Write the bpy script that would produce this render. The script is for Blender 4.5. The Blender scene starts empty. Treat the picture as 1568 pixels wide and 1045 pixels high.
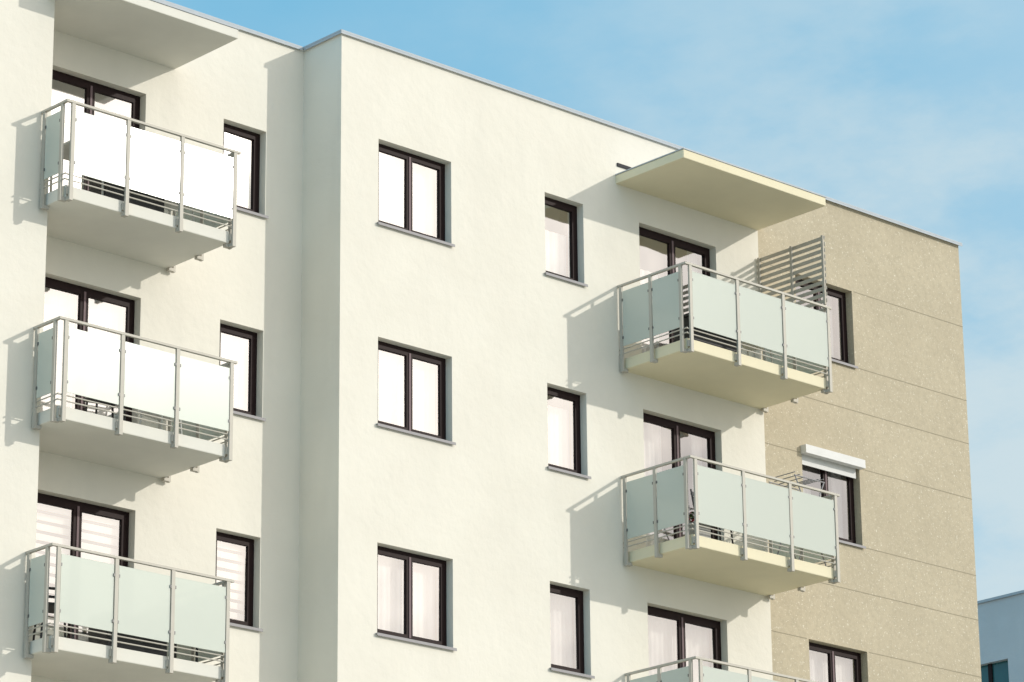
import bpy, bmesh, math, random
from mathutils import Vector, Matrix
random.seed(7)
scene=bpy.context.scene
H=2.85
GZ=-20.6
# ------------------------------------------------------------ materials
def newmat(name):
    m=bpy.data.materials.new(name); m.use_nodes=True
    nt=m.node_tree; b=nt.nodes['Principled BSDF']; return m,nt,b
def mix_col(nt,fac,c1,c2):
    n=nt.nodes.new('ShaderNodeMix'); n.data_type='RGBA'
    if isinstance(fac,float): n.inputs[0].default_value=fac
    else: nt.links.new(fac,n.inputs[0])
    for s,c in ((6,c1),(7,c2)):
        if isinstance(c,tuple): n.inputs[s].default_value=(*c,1)
        else: nt.links.new(c,n.inputs[s])
    return n.outputs[2]
def noise(nt,scale,detail=3,vec=None,rough=.5):
    n=nt.nodes.new('ShaderNodeTexNoise'); n.inputs['Scale'].default_value=scale
    n.inputs['Detail'].default_value=detail; n.inputs['Roughness'].default_value=rough
    if vec is None:
        tc=nt.nodes.new('ShaderNodeTexCoord'); vec=tc.outputs['Object']
    nt.links.new(vec,n.inputs['Vector']); return n.outputs['Fac']
def ramp(nt,fac,a,b,smooth=True):
    n=nt.nodes.new('ShaderNodeMapRange'); n.interpolation_type='SMOOTHSTEP' if smooth else 'LINEAR'
    n.inputs['From Min'].default_value=a; n.inputs['From Max'].default_value=b
    nt.links.new(fac,n.inputs['Value']); return n.outputs['Result']
def mul(nt,a,k):
    n=nt.nodes.new('ShaderNodeMath'); n.operation='MULTIPLY'; nt.links.new(a,n.inputs[0])
    if isinstance(k,(float,int)): n.inputs[1].default_value=k
    else: nt.links.new(k,n.inputs[1])
    return n.outputs[0]
def scaled(nt,s):
    tc=nt.nodes.new('ShaderNodeTexCoord'); mp=nt.nodes.new('ShaderNodeMapping')
    mp.inputs['Scale'].default_value=s; nt.links.new(tc.outputs['Object'],mp.inputs['Vector']); return mp.outputs['Vector']
def plaster(name,c1,c2,speck=None,bump=.25,bscale=120):
    m,nt,b=newmat(name)
    big=ramp(nt,noise(nt,.9,5),.3,.7)
    col=mix_col(nt,big,c1,c2)
    st=ramp(nt,noise(nt,1.0,4,scaled(nt,(2.2,2.2,.35))),.5,.8)
    col=mix_col(nt,mul(nt,st,.4),col,tuple(x*.9 for x in c2))
    if speck:
        col=mix_col(nt,mul(nt,ramp(nt,noise(nt,14,4,rough=.7),.4,.7),.5),col,tuple(x*.84 for x in c1))
        s=ramp(nt,noise(nt,34,2,rough=.75),.62,.70)
        col=mix_col(nt,mul(nt,s,.75),col,speck)
    nt.links.new(col,b.inputs['Base Color']); b.inputs['Roughness'].default_value=.92
    b.inputs['Specular IOR Level'].default_value=.2
    bp=nt.nodes.new('ShaderNodeBump'); bp.inputs['Strength'].default_value=bump; bp.inputs['Distance'].default_value=.005
    nt.links.new(noise(nt,bscale,3),bp.inputs['Height'])
    bp2=nt.nodes.new('ShaderNodeBump'); bp2.inputs['Strength'].default_value=.3; bp2.inputs['Distance'].default_value=.03
    nt.links.new(noise(nt,6,4),bp2.inputs['Height']); nt.links.new(bp.outputs[0],bp2.inputs['Normal'])
    nt.links.new(bp2.outputs[0],b.inputs['Normal']); return m
def simple(name,c,rough=.5,metal=0,var=.08,nscale=8,spec=.5):
    m,nt,b=newmat(name)
    col=mix_col(nt,noise(nt,nscale,4),tuple(x*(1-var) for x in c),tuple(min(1,x*(1+var)) for x in c))
    nt.links.new(col,b.inputs['Base Color']); b.inputs['Roughness'].default_value=rough; b.inputs['Metallic'].default_value=metal
    b.inputs['Specular IOR Level'].default_value=spec
    return m
M={}
M['white']=plaster('cream_white_render',(.785,.752,.668),(.82,.788,.703))
M['beige']=plaster('beige_render',(.50,.44,.325),(.55,.485,.36),speck=(.82,.78,.67),bump=.6,bscale=45)
M['slab_r']=simple('cream_balcony_paint',(.80,.735,.54),.85,var=.05,nscale=3,spec=.2)
M['slab_l']=simple('white_balcony_paint',(.74,.725,.66),.85,var=.06,nscale=3,spec=.2)
M['frame']=simple('dark_brown_window_frame',(.022,.011,.011),.55,var=.15,spec=.15)
M['strip']=simple('sash_cover_strip',(.19,.135,.145),.55,spec=.2)
M['sill']=simple('sill_metal',(.33,.32,.33),.6,.1,spec=.2)
M['coping']=simple('coping_metal',(.46,.50,.54),.7,.1,spec=.2)
M['steel']=simple('painted_railing_steel',(.50,.475,.42),.6,.1,spec=.3)
M['clamp']=simple('glass_clamp_metal',(.16,.16,.16),.5,.3)
M['joint']=simple('render_joint',(.34,.30,.22),.9)
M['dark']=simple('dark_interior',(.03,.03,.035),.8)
M['darkobj']=simple('dark_plastic',(.04,.04,.045),.6)
M['shutter']=simple('shutter_box_paint',(.74,.74,.73),.6,spec=.2)
M['screen']=simple('screen_slat_paint',(.50,.46,.39),.6,spec=.2)
M['fabric']=simple('curtain_fabric',(.86,.82,.79),.9)
M['blind']=simple('blind_fabric',(.88,.85,.80),.9)
M['pink']=simple('flower_petals',(.75,.12,.16),.6)
M['leaf']=simple('plant_leaves',(.06,.11,.03),.6)
M['pot']=simple('planter_plastic',(.35,.34,.32),.8)
M['far']=plaster('grey_render',(.56,.58,.60),(.62,.64,.66))
M['farglass']=simple('teal_glass',(.03,.12,.13),.1)
M['ground']=simple('paved_ground',(.42,.395,.335),.9,var=.2,nscale=.3)
M['roofm']=simple('roof_membrane',(.2,.2,.2),.9)
# window glass
m,nt,b=newmat('window_glass'); nt.nodes.remove(b)
out=nt.nodes['Material Output']
g=nt.nodes.new('ShaderNodeBsdfGlossy'); g.inputs['Roughness'].default_value=.03; g.inputs['Color'].default_value=(1,.965,.95,1)
t=nt.nodes.new('ShaderNodeBsdfTransparent'); t.inputs['Color'].default_value=(.9,.92,.92,1)
mx=nt.nodes.new('ShaderNodeMixShader'); mx.inputs[0].default_value=.45
bp=nt.nodes.new('ShaderNodeBump'); bp.inputs['Strength'].default_value=.12; bp.inputs['Distance'].default_value=.05
nt.links.new(noise(nt,1.3,1),bp.inputs['Height']); nt.links.new(bp.outputs[0],g.inputs['Normal'])
nt.links.new(t.outputs[0],mx.inputs[1]); nt.links.new(g.outputs[0],mx.inputs[2]); nt.links.new(mx.outputs[0],out.inputs[0]); M['glass']=m
# balustrade frosted glass
m,nt,b=newmat('frosted_balustrade_glass'); nt.nodes.remove(b); out=nt.nodes['Material Output']
df=nt.nodes.new('ShaderNodeBsdfDiffuse'); df.inputs['Color'].default_value=(.84,.89,.81,1)
tl=nt.nodes.new('ShaderNodeBsdfTranslucent'); tl.inputs['Color'].default_value=(.89,.93,.86,1)
tr=nt.nodes.new('ShaderNodeBsdfTransparent'); tr.inputs['Color'].default_value=(.91,.95,.91,1)
gl=nt.nodes.new('ShaderNodeBsdfGlossy'); gl.inputs['Roughness'].default_value=.115
def mixs(f,a,c):
    n=nt.nodes.new('ShaderNodeMixShader')
    if isinstance(f,float): n.inputs[0].default_value=f
    else: nt.links.new(f,n.inputs[0])
    nt.links.new(a.outputs[0],n.inputs[1]); nt.links.new(c.outputs[0],n.inputs[2]); return n
s1=mixs(.18,df,tl); s2=mixs(.22,s1,tr)
fr=nt.nodes.new('ShaderNodeFresnel'); fr.inputs[0].default_value=1.42
s3=mixs(fr.outputs[0],s2,gl)
nt.links.new(s3.outputs[0],out.inputs[0]); M['frost']=m
# ------------------------------------------------------------ mesh builder
class MB:
    def __init__(s): s.d={}
    def g(s,n,mat):
        if n not in s.d: s.d[n]=([],[],mat)
        return s.d[n]
    def quad(s,n,mat,a,b,c,d):
        v,f,_=s.g(n,mat); k=len(v); v+= [a,b,c,d]; f.append((k,k+1,k+2,k+3))
    def box(s,n,mat,x0,x1,y0,y1,z0,z1):
        v,f,_=s.g(n,mat); k=len(v)
        v+=[(x0,y0,z0),(x1,y0,z0),(x1,y1,z0),(x0,y1,z0),(x0,y0,z1),(x1,y0,z1),(x1,y1,z1),(x0,y1,z1)]
        for q in ((3,2,1,0),(4,5,6,7),(0,1,5,4),(1,2,6,5),(2,3,7,6),(3,0,4,7)): f.append(tuple(k+i for i in q))
    def tube(s,n,mat,p0,p1,r,seg=10):
        v,f,_=s.g(n,mat); p0=Vector(p0);p1=Vector(p1); d=(p1-p0).normalized()
        u=d.orthogonal().normalized(); w=d.cross(u); k=len(v)
        for p in (p0,p1):
            for i in range(seg):
                a=2*math.pi*i/seg; v.append(tuple(p+u*r*math.cos(a)+w*r*math.sin(a)))
        for i in range(seg): j=(i+1)%seg; f.append((k+i,k+j,k+seg+j,k+seg+i))
        f.append(tuple(k+i for i in range(seg-1,-1,-1))); f.append(tuple(k+seg+i for i in range(seg)))
    def build(s,parent,bevel={}):
        for n,(v,f,mat) in s.d.items():
            me=bpy.data.meshes.new(n); me.from_pydata(v,[],f); me.materials.append(M[mat]); me.update()
            bm=bmesh.new(); bm.from_mesh(me); bmesh.ops.recalc_face_normals(bm,faces=bm.faces) if n not in NOREC else None; bm.to_mesh(me); bm.free()
            o=bpy.data.objects.new(n,me); scene.collection.objects.link(o); o.parent=parent
            if n in bevel:
                md=o.modifiers.new('bevel','BEVEL'); md.width=bevel[n]; md.segments=2; md.limit_method='ANGLE'
NOREC={'walls_white','walls_beige','walls'}
def empty(n):
    o=bpy.data.objects.new(n,None); scene.collection.objects.link(o); return o
def wall_y(mb,n,mat,x0,x1,z0,z1,Y,ops,depth,revmat=None):
    """wall facing -Y with rectangular openings (xa,xb,za,zb)"""
    xs=sorted({x0,x1}|{o[0] for o in ops}|{o[1] for o in ops}); zs=sorted({z0,z1}|{o[2] for o in ops}|{o[3] for o in ops})
    for i in range(len(xs)-1):
        for j in range(len(zs)-1):
            cx=(xs[i]+xs[i+1])/2; cz=(zs[j]+zs[j+1])/2
            if any(o[0]<cx<o[1] and o[2]<cz<o[3] for o in ops): continue
            mb.quad(n,mat,(xs[i],Y,zs[j]),(xs[i+1],Y,zs[j]),(xs[i+1],Y,zs[j+1]),(xs[i],Y,zs[j+1]))
    for a,b,c,d in ops:
        e=Y+depth
        mb.quad(n,mat,(a,Y,c),(a,e,c),(b,e,c),(b,Y,c)); mb.quad(n,mat,(a,Y,d),(b,Y,d),(b,e,d),(a,e,d))
        mb.quad(n,mat,(a,Y,c),(a,Y,d),(a,e,d),(a,e,c)); mb.quad(n,mat,(b,Y,c),(b,e,c),(b,e,d),(b,Y,d))
RV=.13
def curtain(mb,n,x0,x1,z0,z1,Y,amp=.018):
    v,f,_=mb.g(n,'fabric'); N=max(6,int((x1-x0)/.02)); k=len(v); ph=random.random()*6
    for i in range(N+1):
        x=x0+(x1-x0)*i/N; y=Y+amp*math.sin(x*58+ph)+amp*.6*math.sin(x*23+ph*2)
        v+=[(x,y,z0),(x,y,z1)]
    for i in range(N): f.append((k+2*i,k+2*i+2,k+2*i+3,k+2*i+1))
def window(mb,x0,x1,z0,z1,Y,panes=2,sill=True,mode='curtain',thick=.105,drop=.02):
    y0=Y+RV; y1=y0+.07; w=.055
    n='window_frames'
    mb.box(n,'frame',x0,x0+w,y0,y1,z0,z1); mb.box(n,'frame',x1-w,x1,y0,y1,z0,z1)
    mb.box(n,'frame',x0+w,x1-w,y0,y1,z1-w,z1); mb.box(n,'frame',x0+w,x1-w,y0,y1,z0,z0+w)
    pw=(x1-x0-2*w)/panes; s=thick-w
    for i in range(panes):
        a=x0+w+i*pw+.003; b=a+pw-.006; c=z0+w+.003; d=z1-w-.003; ya=y0-.012; yb=y1-.02
        mb.box(n,'frame',a,a+s,ya,yb,c,d); mb.box(n,'frame',b-s,b,ya,yb,c,d)
        mb.box(n,'frame',a+s,b-s,ya,yb,d-s,d); mb.box(n,'frame',a+s,b-s,ya,yb,c,c+s)
        if i: mb.box('sash_cover_strips','strip',a-.018,a+.012,ya-.012,ya-.0005,c+.01,d-.01)
        # tiny rotation differences between sashes give each pane its own reflection
        e1,e2=random.uniform(-.004,.004),random.uniform(-.004,.004)
        yy=y0+.015
        mb.quad('window_panes','glass',(a+s,yy+e1,c+s),(b-s,yy-e1,c+s),(b-s,yy-e1+e2,d-s),(a+s,yy+e1+e2,d-s))
        if mode=='curtain':
            curtain(mb,'curtains',a,b,z0,z1-drop,Y+.30,.008)
        elif mode=='half':
            if i==0: curtain(mb,'curtains',a,b-.1,z0,z1-drop,Y+.34,.012)
            else: curtain(mb,'curtains',b-.22,b,z0,z1-.02,Y+.34)
        elif mode=='blind':
            zz=z0+.02
            while zz<z1-.06:
                mb.box('zebra_blinds','blind',a+.02,b-.02,Y+.225,Y+.23,zz,zz+.085); zz+=.13
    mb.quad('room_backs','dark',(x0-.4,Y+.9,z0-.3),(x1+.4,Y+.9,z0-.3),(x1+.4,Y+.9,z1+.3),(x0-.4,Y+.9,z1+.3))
    if sill:
        mb.box('window_sills','sill',x0-.03,x1+.03,Y-.04,Y+RV-.015,z0-.008,z0+.008)
        mb.box('window_sills','sill',x0-.03,x1+.03,Y-.042,Y-.037,z0-.03,z0-.0085)
# ------------------------------------------------------------ main building
B=empty('apartment_building'); mb=MB()
T0=-1.384; S0=-2.618
Xw,Xe,D,Xl=8.174,12.895,.814,-4.73
A=(.666,1.9905); Bw=(3.768,4.525); C=(5.649,7.251); Dw=(8.994,10.2735); E=(-1.372,-.644); F=(-4.27,-2.667)
DB=-3.58
rows=range(7)
ops=[]
for r in rows:
    t,s,fl=T0-r*H,S0-r*H,DB-r*H+.04
    ops+=[(A[0],A[1],s,t),(Bw[0],Bw[1],s,t),(C[0],C[1],fl,t)]
wall_y(mb,'walls_white','white',0,Xw,GZ-.3,0,0,ops,RV+.2)
wall_y(mb,'walls_beige','beige',Xw,Xe,GZ-.3,0,.02,[(Dw[0],Dw[1],S0-r*H,T0-r*H) for r in rows],RV+.2)
opl=[]
for r in rows:
    t,s,fl=T0-r*H,S0-r*H,DB-r*H+.04
    opl+=[(E[0],E[1],s,t),(F[0],F[1],fl,t)]
wall_y(mb,'walls_white','white',Xl,0,GZ-.3,0,D,opl,RV+.2)
XL=-14.
LW=((-7.6,-6.3),(-11.2,-9.9))
wall_y(mb,'walls_white','white',XL,Xl,GZ-.3,0,0,[(a,b,S0-r*H,T0-r*H) for r in rows for a,b in LW],RV+.2)
q=mb.quad
q('walls_white','white',(0,D,GZ-.3),(0,0,GZ-.3),(0,0,0),(0,D,0))
q('walls_white','white',(Xl,0,GZ-.3),(Xl,D,GZ-.3),(Xl,D,0),(Xl,0,0))
q('walls_beige','beige',(Xe,.02,GZ-.3),(Xe,13,GZ-.3),(Xe,13,0),(Xe,.02,0))
q('walls_white','white',(Xe,13,GZ-.3),(XL,13,GZ-.3),(XL,13,0),(Xe,13,0))
q('walls_white','white',(XL,13,GZ-.3),(XL,0,GZ-.3),(XL,0,0),(XL,13,0))
q('walls_white','white',(Xw,0,GZ-.3),(Xw,.02,GZ-.3),(Xw,.02,0),(Xw,0,0))
mb.box('roof_deck','roofm',XL+.05,Xe-.05,1.15,12.9,-.5,-.35)
def cop(x0,x1,y0,y1,z=0):
    mb.box('roof_coping','coping',x0,x1,y0,y1,z+.003,z+.028)
cop(0-.035,Xe+.035,-.035,.34)
mb.box('roof_coping','coping',-.035,Xe+.035,-.037,-.032,-.03,.0)
cop(Xl+.035,-.05,D-.035,D+.34,-.001); mb.box('roof_coping','coping',Xl+.035,-.05,D-.037,D-.032,-.03,0)
mb.box('roof_coping','coping',-.037,-.032,-.031,D-.05,-.03,0)
mb.box('roof_coping','coping',-.035,.3,.345,D+.34,.004,.029)
cop(XL-.04,Xl+.03,-.035,.34); mb.box('roof_coping','coping',XL-.04,Xl+.035,-.037,-.032,-.03,0)
mb.box('roof_coping','coping',Xe-.3,Xe+.035,.345,13.04,.004,.029)
mb.box('roof_coping','coping',XL-.04,XL+.3,.345,13.04,.004,.029)
mb.box('roof_coping','coping',XL+.305,Xe-.305,12.7,13.04,.004,.029)
modesC=['half','half','curtain','half','curtain','dark','half']
for r in rows:
    t,s,fl=T0-r*H,S0-r*H,DB-r*H+.045
    window(mb,*A,s,t,0,2,True,'curtain')
    window(mb,*Bw,s,t,0,1,True,'curtain',drop=[.42,.2,.02][r%3])
    window(mb,*C,fl,t,0,2,False,modesC[r],.115,drop=[.55,.02,.02][r%3])
    window(mb,*Dw,s,t,.02,2,True,['half','half','curtain'][r%3],drop=[.5,.4,.02][r%3])
    window(mb,*E,s,t,D,1,True,'blind' if r==2 else 'curtain')
    window(mb,*F,fl,t,D,2,False,'blind' if r==2 else 'curtain',.115,drop=.3 if r==0 else .02)
    for a,b in LW: window(mb,a,b,s,t,0,2,True,'curtain')
for r in rows:
    for z in (T0,S0,-3.33):
        zz=z-r*H
        segs=[(Xw+.01,Xe-.0)] if z==-3.33 else [(Xw+.01,Dw[0]-.04),(Dw[1]+.04,Xe)]
        for a,b in segs:
            mb.box('render_joints','joint',a,b,.0165,.0195,zz-.005,zz+.005)
mb.box('roof_scupper','dark',5.22,5.5,-.02,.02,-.62,-.57)
zz=T0-H
mb.box('roller_shutter_box','shutter',Dw[0]-.02,Dw[1]+.02,-.09,.018,zz-.02,zz+.11)
mb.box('roller_shutter_box','shutter',Dw[0]+.04,Dw[1]-.04,.06,.075,zz-.16,zz-.002)
# ------------------------------------------------------------ balconies
def balcony(x0,x1,yf,yb,ybl,r,slabmat,nfront,sideposts,tag):
    st='railing_'+tag; zt=-2.475-r*H; zb=-3.74-r*H; zs=-3.575-r*H
    mb.box('balcony_slab_'+tag,slabmat,x0+.055,x1-.05,yf+.055,yb+.1,zb,zs)
    mb.box(st,'steel',x0-.02,x1+.06,yf-.02,yf+.022,zt-.03,zt)
    mb.box(st,'steel',x0-.02,x0+.02,yf+.0225,ybl,zt-.03,zt)
    mb.box(st,'steel',x1-.02,x1+.02,yf+.0225,yb,zt-.03,zt)
    for z in (zs+.055,zs+.125):
        mb.tube(st,'steel',(x0,yf+.02,z),(x1,yf+.02,z),.009); mb.tube(st,'steel',(x0+.01,yf,z),(x0+.01,ybl,z),.009); mb.tube(st,'steel',(x1-.01,yf,z),(x1-.01,yb,z),.009)
    def post(x,y,axis):
        hw,hd=(.026,.016) if axis=='x' else (.016,.026)
        mb.box(st,'steel',x-hw,x+hw,y-hd,y+hd,zb-.05,zt-.031)
        if axis=='x':
            mb.box(st,'steel',x-.03,x+.03,y+.0165,y+.075,zb-.045,zb-.003)
            mb.box(st,'steel',x-.042,x+.042,y+.017,y+.053,zb+.03,zb+.12)
        else:
            sg=1 if x<(x0+x1)/2 else -1
            a,b=sorted((x+sg*.0165,x+sg*.09)); mb.box(st,'steel',a,b,y-.03,y+.03,zb-.045,zb-.003)
    px=[x0+.09+(x1-.02-x0-.09)*i/nfront for i in range(nfront+1)]
    gz0,gz1=zs+.16,zt-.11
    for x in px: post(x,yf,'x')
    def panel_x(a,b,y):   # slightly out of true, as fitted panels are
        e=random.uniform(-.005,.005); v,f,_=mb.g('glass_panels_'+tag,'frost'); k=len(v)
        v+=[(a,y-.005-e,gz0),(b,y-.005+e,gz0),(b,y+.005+e,gz0),(a,y+.005-e,gz0),(a,y-.005-e,gz1),(b,y-.005+e,gz1),(b,y+.005+e,gz1),(a,y+.005-e,gz1)]
        for qd in ((3,2,1,0),(4,5,6,7),(0,1,5,4),(1,2,6,5),(2,3,7,6),(3,0,4,7)): f.append(tuple(k+i for i in qd))
    for i in range(nfront):
        a,b=px[i]+.035,px[i+1]-.035
        panel_x(a,b,yf)
        for xx in (a,b):
            for z in (gz0+.13,gz1-.13):
                mb.box('clamps_'+tag,'clamp',xx-.012,xx+.012,yf-.014,yf+.014,z-.018,z+.018)
    ys=[yf+.1]+[yf+.1+(ybl-.06-yf-.1)*(i+1)/sideposts for i in range(sideposts)]
    for y in ys: post(x0,y,'y')
    for i in range(sideposts):
        mb.box('glass_panels_'+tag,'frost',x0-.005,x0+.005,ys[i]+.035,ys[i+1]-.035,gz0,gz1)
        for yy in (ys[i]+.035,ys[i+1]-.035):
            for z in (gz0+.13,gz1-.13): mb.box('clamps_'+tag,'clamp',x0-.014,x0+.014,yy-.012,yy+.012,z-.018,z+.018)
    ys=[yf+.1+(yb-.06-yf-.1)*i/2 for i in range(3)]
    for y in ys: post(x1,y,'y')
    for i in range(2): mb.box('glass_panels_'+tag,'frost',x1-.005,x1+.005,ys[i]+.035,ys[i+1]-.035,gz0,gz1)
LX0,LX1,LYF=-4.86,-2.2,-.54
for r in range(6):
    balcony(5.19,8.17,-1.364,0,0,r,'slab_r',3,2,'right')
    balcony(LX0,LX1,LYF,D,0,r,'slab_l',3,1,'left')
mb.box('canopy_right','slab_r',5.19,8.18,-1.39,.1,-.90,-.77)
mb.box('canopy_left','slab_l',LX0,LX1,-.54,D+.1,-.90,-.77)
mb.box('canopy_flashing','coping',5.18,8.19,-1.40,-.003,-.769,-.755)
mb.box('canopy_flashing','coping',LX0-.01,LX1+.01,-.55,-.003,-.769,-.755)
xs=8.135
for y in (-1.33,-.70,-.04):
    mb.box('privacy_screen','screen',xs-.015,xs+.015,y-.02,y+.02,-2.46 if y>-1.3 else -2.44,-1.36)
z=-2.40
while z<-1.38:
    mb.box('privacy_screen','screen',xs+.016,xs+.028,-1.36,-.01,z,z+.055); z+=.098
mb.build(B,{'balcony_slab_right':.012,'balcony_slab_left':.012,'canopy_right':.01,'canopy_left':.01})
# ------------------------------------------------------------ balcony things
def chair(x,y,z,rot,mat='darkobj'):
    p=empty('garden_chair'); m2=MB()
    for sx in(-.2,.2):
        for sy in(-.2,.2): m2.tube('legs',mat,(sx,sy,0),(sx*.85,sy*.85,.44),.014)
        m2.tube('back_posts',mat,(sx*.85,.18,.44),(sx*.85,.26,.88),.013)
        m2.box('arms',mat,sx-.02,sx+.02,-.2,.2,.62,.645)
    m2.box('seat',mat,-.21,.21,-.21,.2,.43,.46)
    for i in range(5): m2.box('back_slats',mat,-.18,.18,.19+.014*i,.205+.014*i,.5+.075*i,.55+.075*i)
    m2.build(p); p.location=(x,y,z); p.rotation_euler=(0,0,rot)
def table(x,y,z,mat='darkobj',l=.6):
    p=empty('balcony_table'); m2=MB()
    m2.box('top',mat,-l/2,l/2,-.28,.28,.68,.71)
    for sx in(-1,1):
        for sy in(-.22,.22): m2.tube('legs',mat,(sx*(l/2-.06),sy,0),(sx*(l/2-.06),sy,.68),.016)
    m2.build(p); p.location=(x,y,z)
def planter(x,y,z,l=.6,fl='pink'):
    p=empty('flower_planter'); m2=MB()
    m2.box('trough','pot',-l/2,l/2,-.09,.09,0,.17); m2.box('rim','pot',-l/2-.01,l/2+.01,-.1,.1,.171,.19)
    for i in range(140):
        c=Vector((random.uniform(-l/2,l/2),random.uniform(-.1,.1),random.uniform(.18,.36))); a=random.random()*6; s=.03
        u=Vector((math.cos(a),math.sin(a),random.uniform(-.5,.5)))*s; w=Vector((-math.sin(a),math.cos(a),random.uniform(.2,1)))*s*.6
        nm,mt=('blooms',fl) if i%3==0 else ('leaves','leaf')
        m2.quad(nm,mt,tuple(c-u),tuple(c-w),tuple(c+u),tuple(c+w))
    m2.build(p); p.location=(x,y,z)
def storage(x,y,z):
    p=empty('storage_box'); m2=MB()
    m2.box('body','darkobj',-.45,.45,-.2,.2,.03,.42); m2.box('lid','darkobj',-.47,.47,-.22,.22,.425,.47)
    for s in(-.4,.4): m2.box('feet','darkobj',s-.04,s+.04,-.15,.15,0,.03)
    m2.build(p,{'lid':.01,'body':.01}); p.location=(x,y,z)
def drying_rack(x,y,z):
    p=empty('clothes_drying_rack'); m2=MB()
    for sy in (-.25,.25):
        m2.tube('legs','sill',(-.3,sy,0),(.3,sy,1.28),.01); m2.tube('legs','sill',(.3,sy,0),(-.3,sy,1.28),.01)
    for i in range(7):
        xx=-.3+.1*i; m2.tube('rods','sill',(xx,-.25,1.28+.02*abs(i-3)),(xx,.25,1.28+.02*abs(i-3)),.007)
    for sy in (-.25,.25): m2.tube('rods','sill',(-.32,sy,1.29),(.32,sy,1.29),.009)
    m2.build(p); p.location=(x,y,z)
fz=-3.573
storage(5.95,-1.0,fz); chair(7.2,-.8,fz,.5,'shutter'); table(6.9,-.6,fz,'shutter')
planter(5.48,-1.2,fz-H,.3); chair(6.1,-.9,fz-H,.3); drying_rack(7.8,-.95,fz-H)
chair(7.0,-.7,fz-2*H,.2)
storage(-3.6,-.1,fz); chair(-2.7,.1,fz,.4,'shutter'); table(-4.3,.0,fz,'shutter')
chair(-3.7,.1,fz-H,2.9); chair(-2.8,.15,fz-H,.2,'shutter')
storage(-3.4,-.1,fz-2*H); chair(-4.5,-.1,fz-2*H,1.2); table(-2.6,.1,fz-2*H)
# ------------------------------------------------------------ distant building
FB=empty('distant_apartment_building'); m3=MB()
X=30.; ZT=-.45
ops=[(a,a+1.2,ZT-2.75-k*2.9,ZT-1.35-k*2.9) for a in (2.2,5.9,9.6,13.35,17.1,20.9,24.7) for k in range(6)]
ys=sorted({0,30}|{o[0] for o in ops}|{o[1] for o in ops}); zs=sorted({GZ,ZT}|{o[2] for o in ops}|{o[3] for o in ops})
for i in range(len(ys)-1):
    for j in range(len(zs)-1):
        cy=(ys[i]+ys[i+1])/2; cz=(zs[j]+zs[j+1])/2
        if any(o[0]<cy<o[1] and o[2]<cz<o[3] for o in ops): continue
        m3.quad('walls','far',(X,ys[i+1],zs[j]),(X,ys[i],zs[j]),(X,ys[i],zs[j+1]),(X,ys[i+1],zs[j+1]))
for a,b,c,d in ops:
    e=X+.15
    m3.quad('walls','far',(X,a,c),(e,a,c),(e,a,d),(X,a,d)); m3.quad('walls','far',(X,b,d),(e,b,d),(e,b,c),(X,b,c))
    m3.quad('walls','far',(X,a,d),(e,a,d),(e,b,d),(X,b,d)); m3.quad('walls','far',(X,b,c),(e,b,c),(e,a,c),(X,a,c))
    m3.quad('window_glass','farglass',(e-.01,a,c),(e-.01,b,c),(e-.01,b,d),(e-.01,a,d))
    for u,v in ((a,a+.07),(b-.07,b),((a+b)/2-.05,(a+b)/2+.05)): m3.box('frames','frame',e-.05,e-.012,u,v,c,d)
m3.quad('walls','far',(X,0,GZ),(X+12,0,GZ),(X+12,0,ZT),(X,0,ZT)); m3.quad('walls','far',(X+12,30,GZ),(X,30,GZ),(X,30,ZT),(X+12,30,ZT))
m3.quad('walls','far',(X+12,0,GZ),(X+12,30,GZ),(X+12,30,ZT),(X+12,0,ZT))
m3.box('roof','roofm',X+.02,X+11.98,.02,29.98,ZT-.3,ZT-.1)
m3.box('coping','coping',X-.05,X+.3,-.05,30.05,ZT+.003,ZT+.06)
m3.box('vent','coping',X+.45,X+.8,12.75,13.0,ZT-.1,ZT+.5)
m3.box('vent','coping',X+.4,X+.85,12.7,13.05,ZT+.502,ZT+.55)
m3.build(FB)
me=bpy.data.meshes.new('ground'); s=1500; me.from_pydata([(-s,-s,GZ),(s,-s,GZ),(s,s,GZ),(-s,s,GZ)],[],[(0,1,2,3)]); me.materials.append(M['ground'])
o=bpy.data.objects.new('ground',me); scene.collection.objects.link(o)
# ------------------------------------------------------------ light
tosun=Vector((.78,-1,.50)).normalized()
el=math.asin(tosun.z); az=math.atan2(tosun.x,tosun.y)
L=bpy.data.lights.new('sun','SUN'); L.energy=2.1; L.angle=math.radians(.7); L.color=(1,.955,.87)
lo=bpy.data.objects.new('sun',L); scene.collection.objects.link(lo); lo.rotation_euler=(-tosun).to_track_quat('-Z','Y').to_euler(); lo.location=(20,-30,20)
w=bpy.data.worlds.new('World'); scene.world=w; w.use_nodes=True; nt=w.node_tree
bg=nt.nodes['Background']; bg.inputs['Strength'].default_value=.135
sky=nt.nodes.new('ShaderNodeTexSky'); sky.sky_type='NISHITA'; sky.sun_disc=False; sky.sun_elevation=el; sky.sun_rotation=az
sky.air_density=1.0; sky.dust_density=.8; sky.ozone_density=1.6
tc=nt.nodes.new('ShaderNodeTexCoord'); gen=tc.outputs['Generated']
def dot(vec):
    vd=nt.nodes.new('ShaderNodeVectorMath'); vd.operation='DOT_PRODUCT'; vd.inputs[1].default_value=tuple(vec); nt.links.new(gen,vd.inputs[0]); return vd.outputs['Value']
def mapped(loc,rot,sc):
    mp=nt.nodes.new('ShaderNodeMapping'); mp.inputs['Location'].default_value=loc; mp.inputs['Rotation'].default_value=rot; mp.inputs['Scale'].default_value=sc
    nt.links.new(gen,mp.inputs['Vector']); return mp.outputs['Vector']
base=mix_col(nt,.65,sky.outputs[0],(1.5,4.7,6.8))      # thin blue haze over the clear sky
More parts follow.
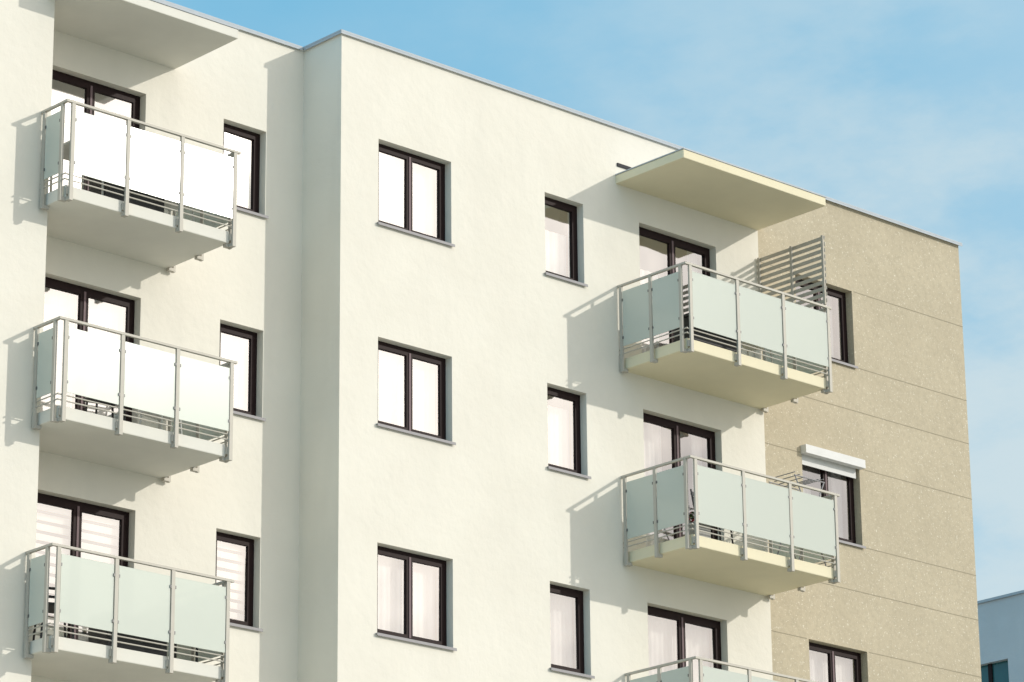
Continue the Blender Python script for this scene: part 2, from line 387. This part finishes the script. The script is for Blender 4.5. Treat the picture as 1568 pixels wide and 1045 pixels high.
n1=noise(nt,3.0,7,mapped((.3,.1,.4),(0,0,0),(1,1,1.8)),.55)
col=mix_col(nt,mul(nt,ramp(nt,n1,.36,.78),.5),base,(4.2,5.4,6.1))
# broad veil of thin cloud low in the north-east, broken up by wispy noise
n2=ramp(nt,noise(nt,9,8,mapped((1.3,.7,.2),(.3,.5,.2),(1,.6,1.6)),.6),.36,.62)
veil=ramp(nt,dot(Vector((.80,.58,.10)).normalized()),.91,.978)
mxx=nt.nodes.new('ShaderNodeMath'); mxx.operation='MULTIPLY_ADD'; mxx.inputs[1].default_value=.75; mxx.inputs[2].default_value=.25
nt.links.new(n2,mxx.inputs[0])
col=mix_col(nt,mul(nt,mul(nt,veil,mxx.outputs[0]),.97),col,(4.5,5.45,5.85))
sd=dot(tosun)
# bright, lumpy veil of cloud on the sun's side
n3=ramp(nt,noise(nt,7,6,mapped((.2,2.7,.9),(0,0,0),(1,1,2)),.55),.32,.68)
cloudc=mix_col(nt,n3,(7.6,7.2,6.9),(12.2,11.2,10.1))
col=mix_col(nt,mul(nt,ramp(nt,sd,.08,.92),.92),col,cloudc)
col=mix_col(nt,ramp(nt,sd,.984,1.0),col,(18.,17.,15.5))            # aureole
nt.links.new(col,bg.inputs['Color'])
# ------------------------------------------------------------ camera
y,pt,r=.7454,.3217,-.0100
Fv=Vector((math.sin(y)*math.cos(pt),math.cos(y)*math.cos(pt),math.sin(pt)))
R=Vector((math.cos(y),-math.sin(y),0)); U=R.cross(Fv)
R2=math.cos(r)*R+math.sin(r)*U; U2=-math.sin(r)*R+math.cos(r)*U
cd=bpy.data.cameras.new('camera'); co=bpy.data.objects.new('camera',cd); scene.collection.objects.link(co)
mat=Matrix((R2,U2,-Fv)).transposed().to_4x4(); mat.translation=Vector((-27.9157,-33.6102,-19.0084)); co.matrix_world=mat
cd.sensor_width=36; cd.lens=5315.2238/1568*36; cd.clip_end=4000; cd.clip_start=.5
scene.camera=co
scene.view_settings.view_transform='Standard'; scene.view_settings.look='None'; scene.view_settings.exposure=0
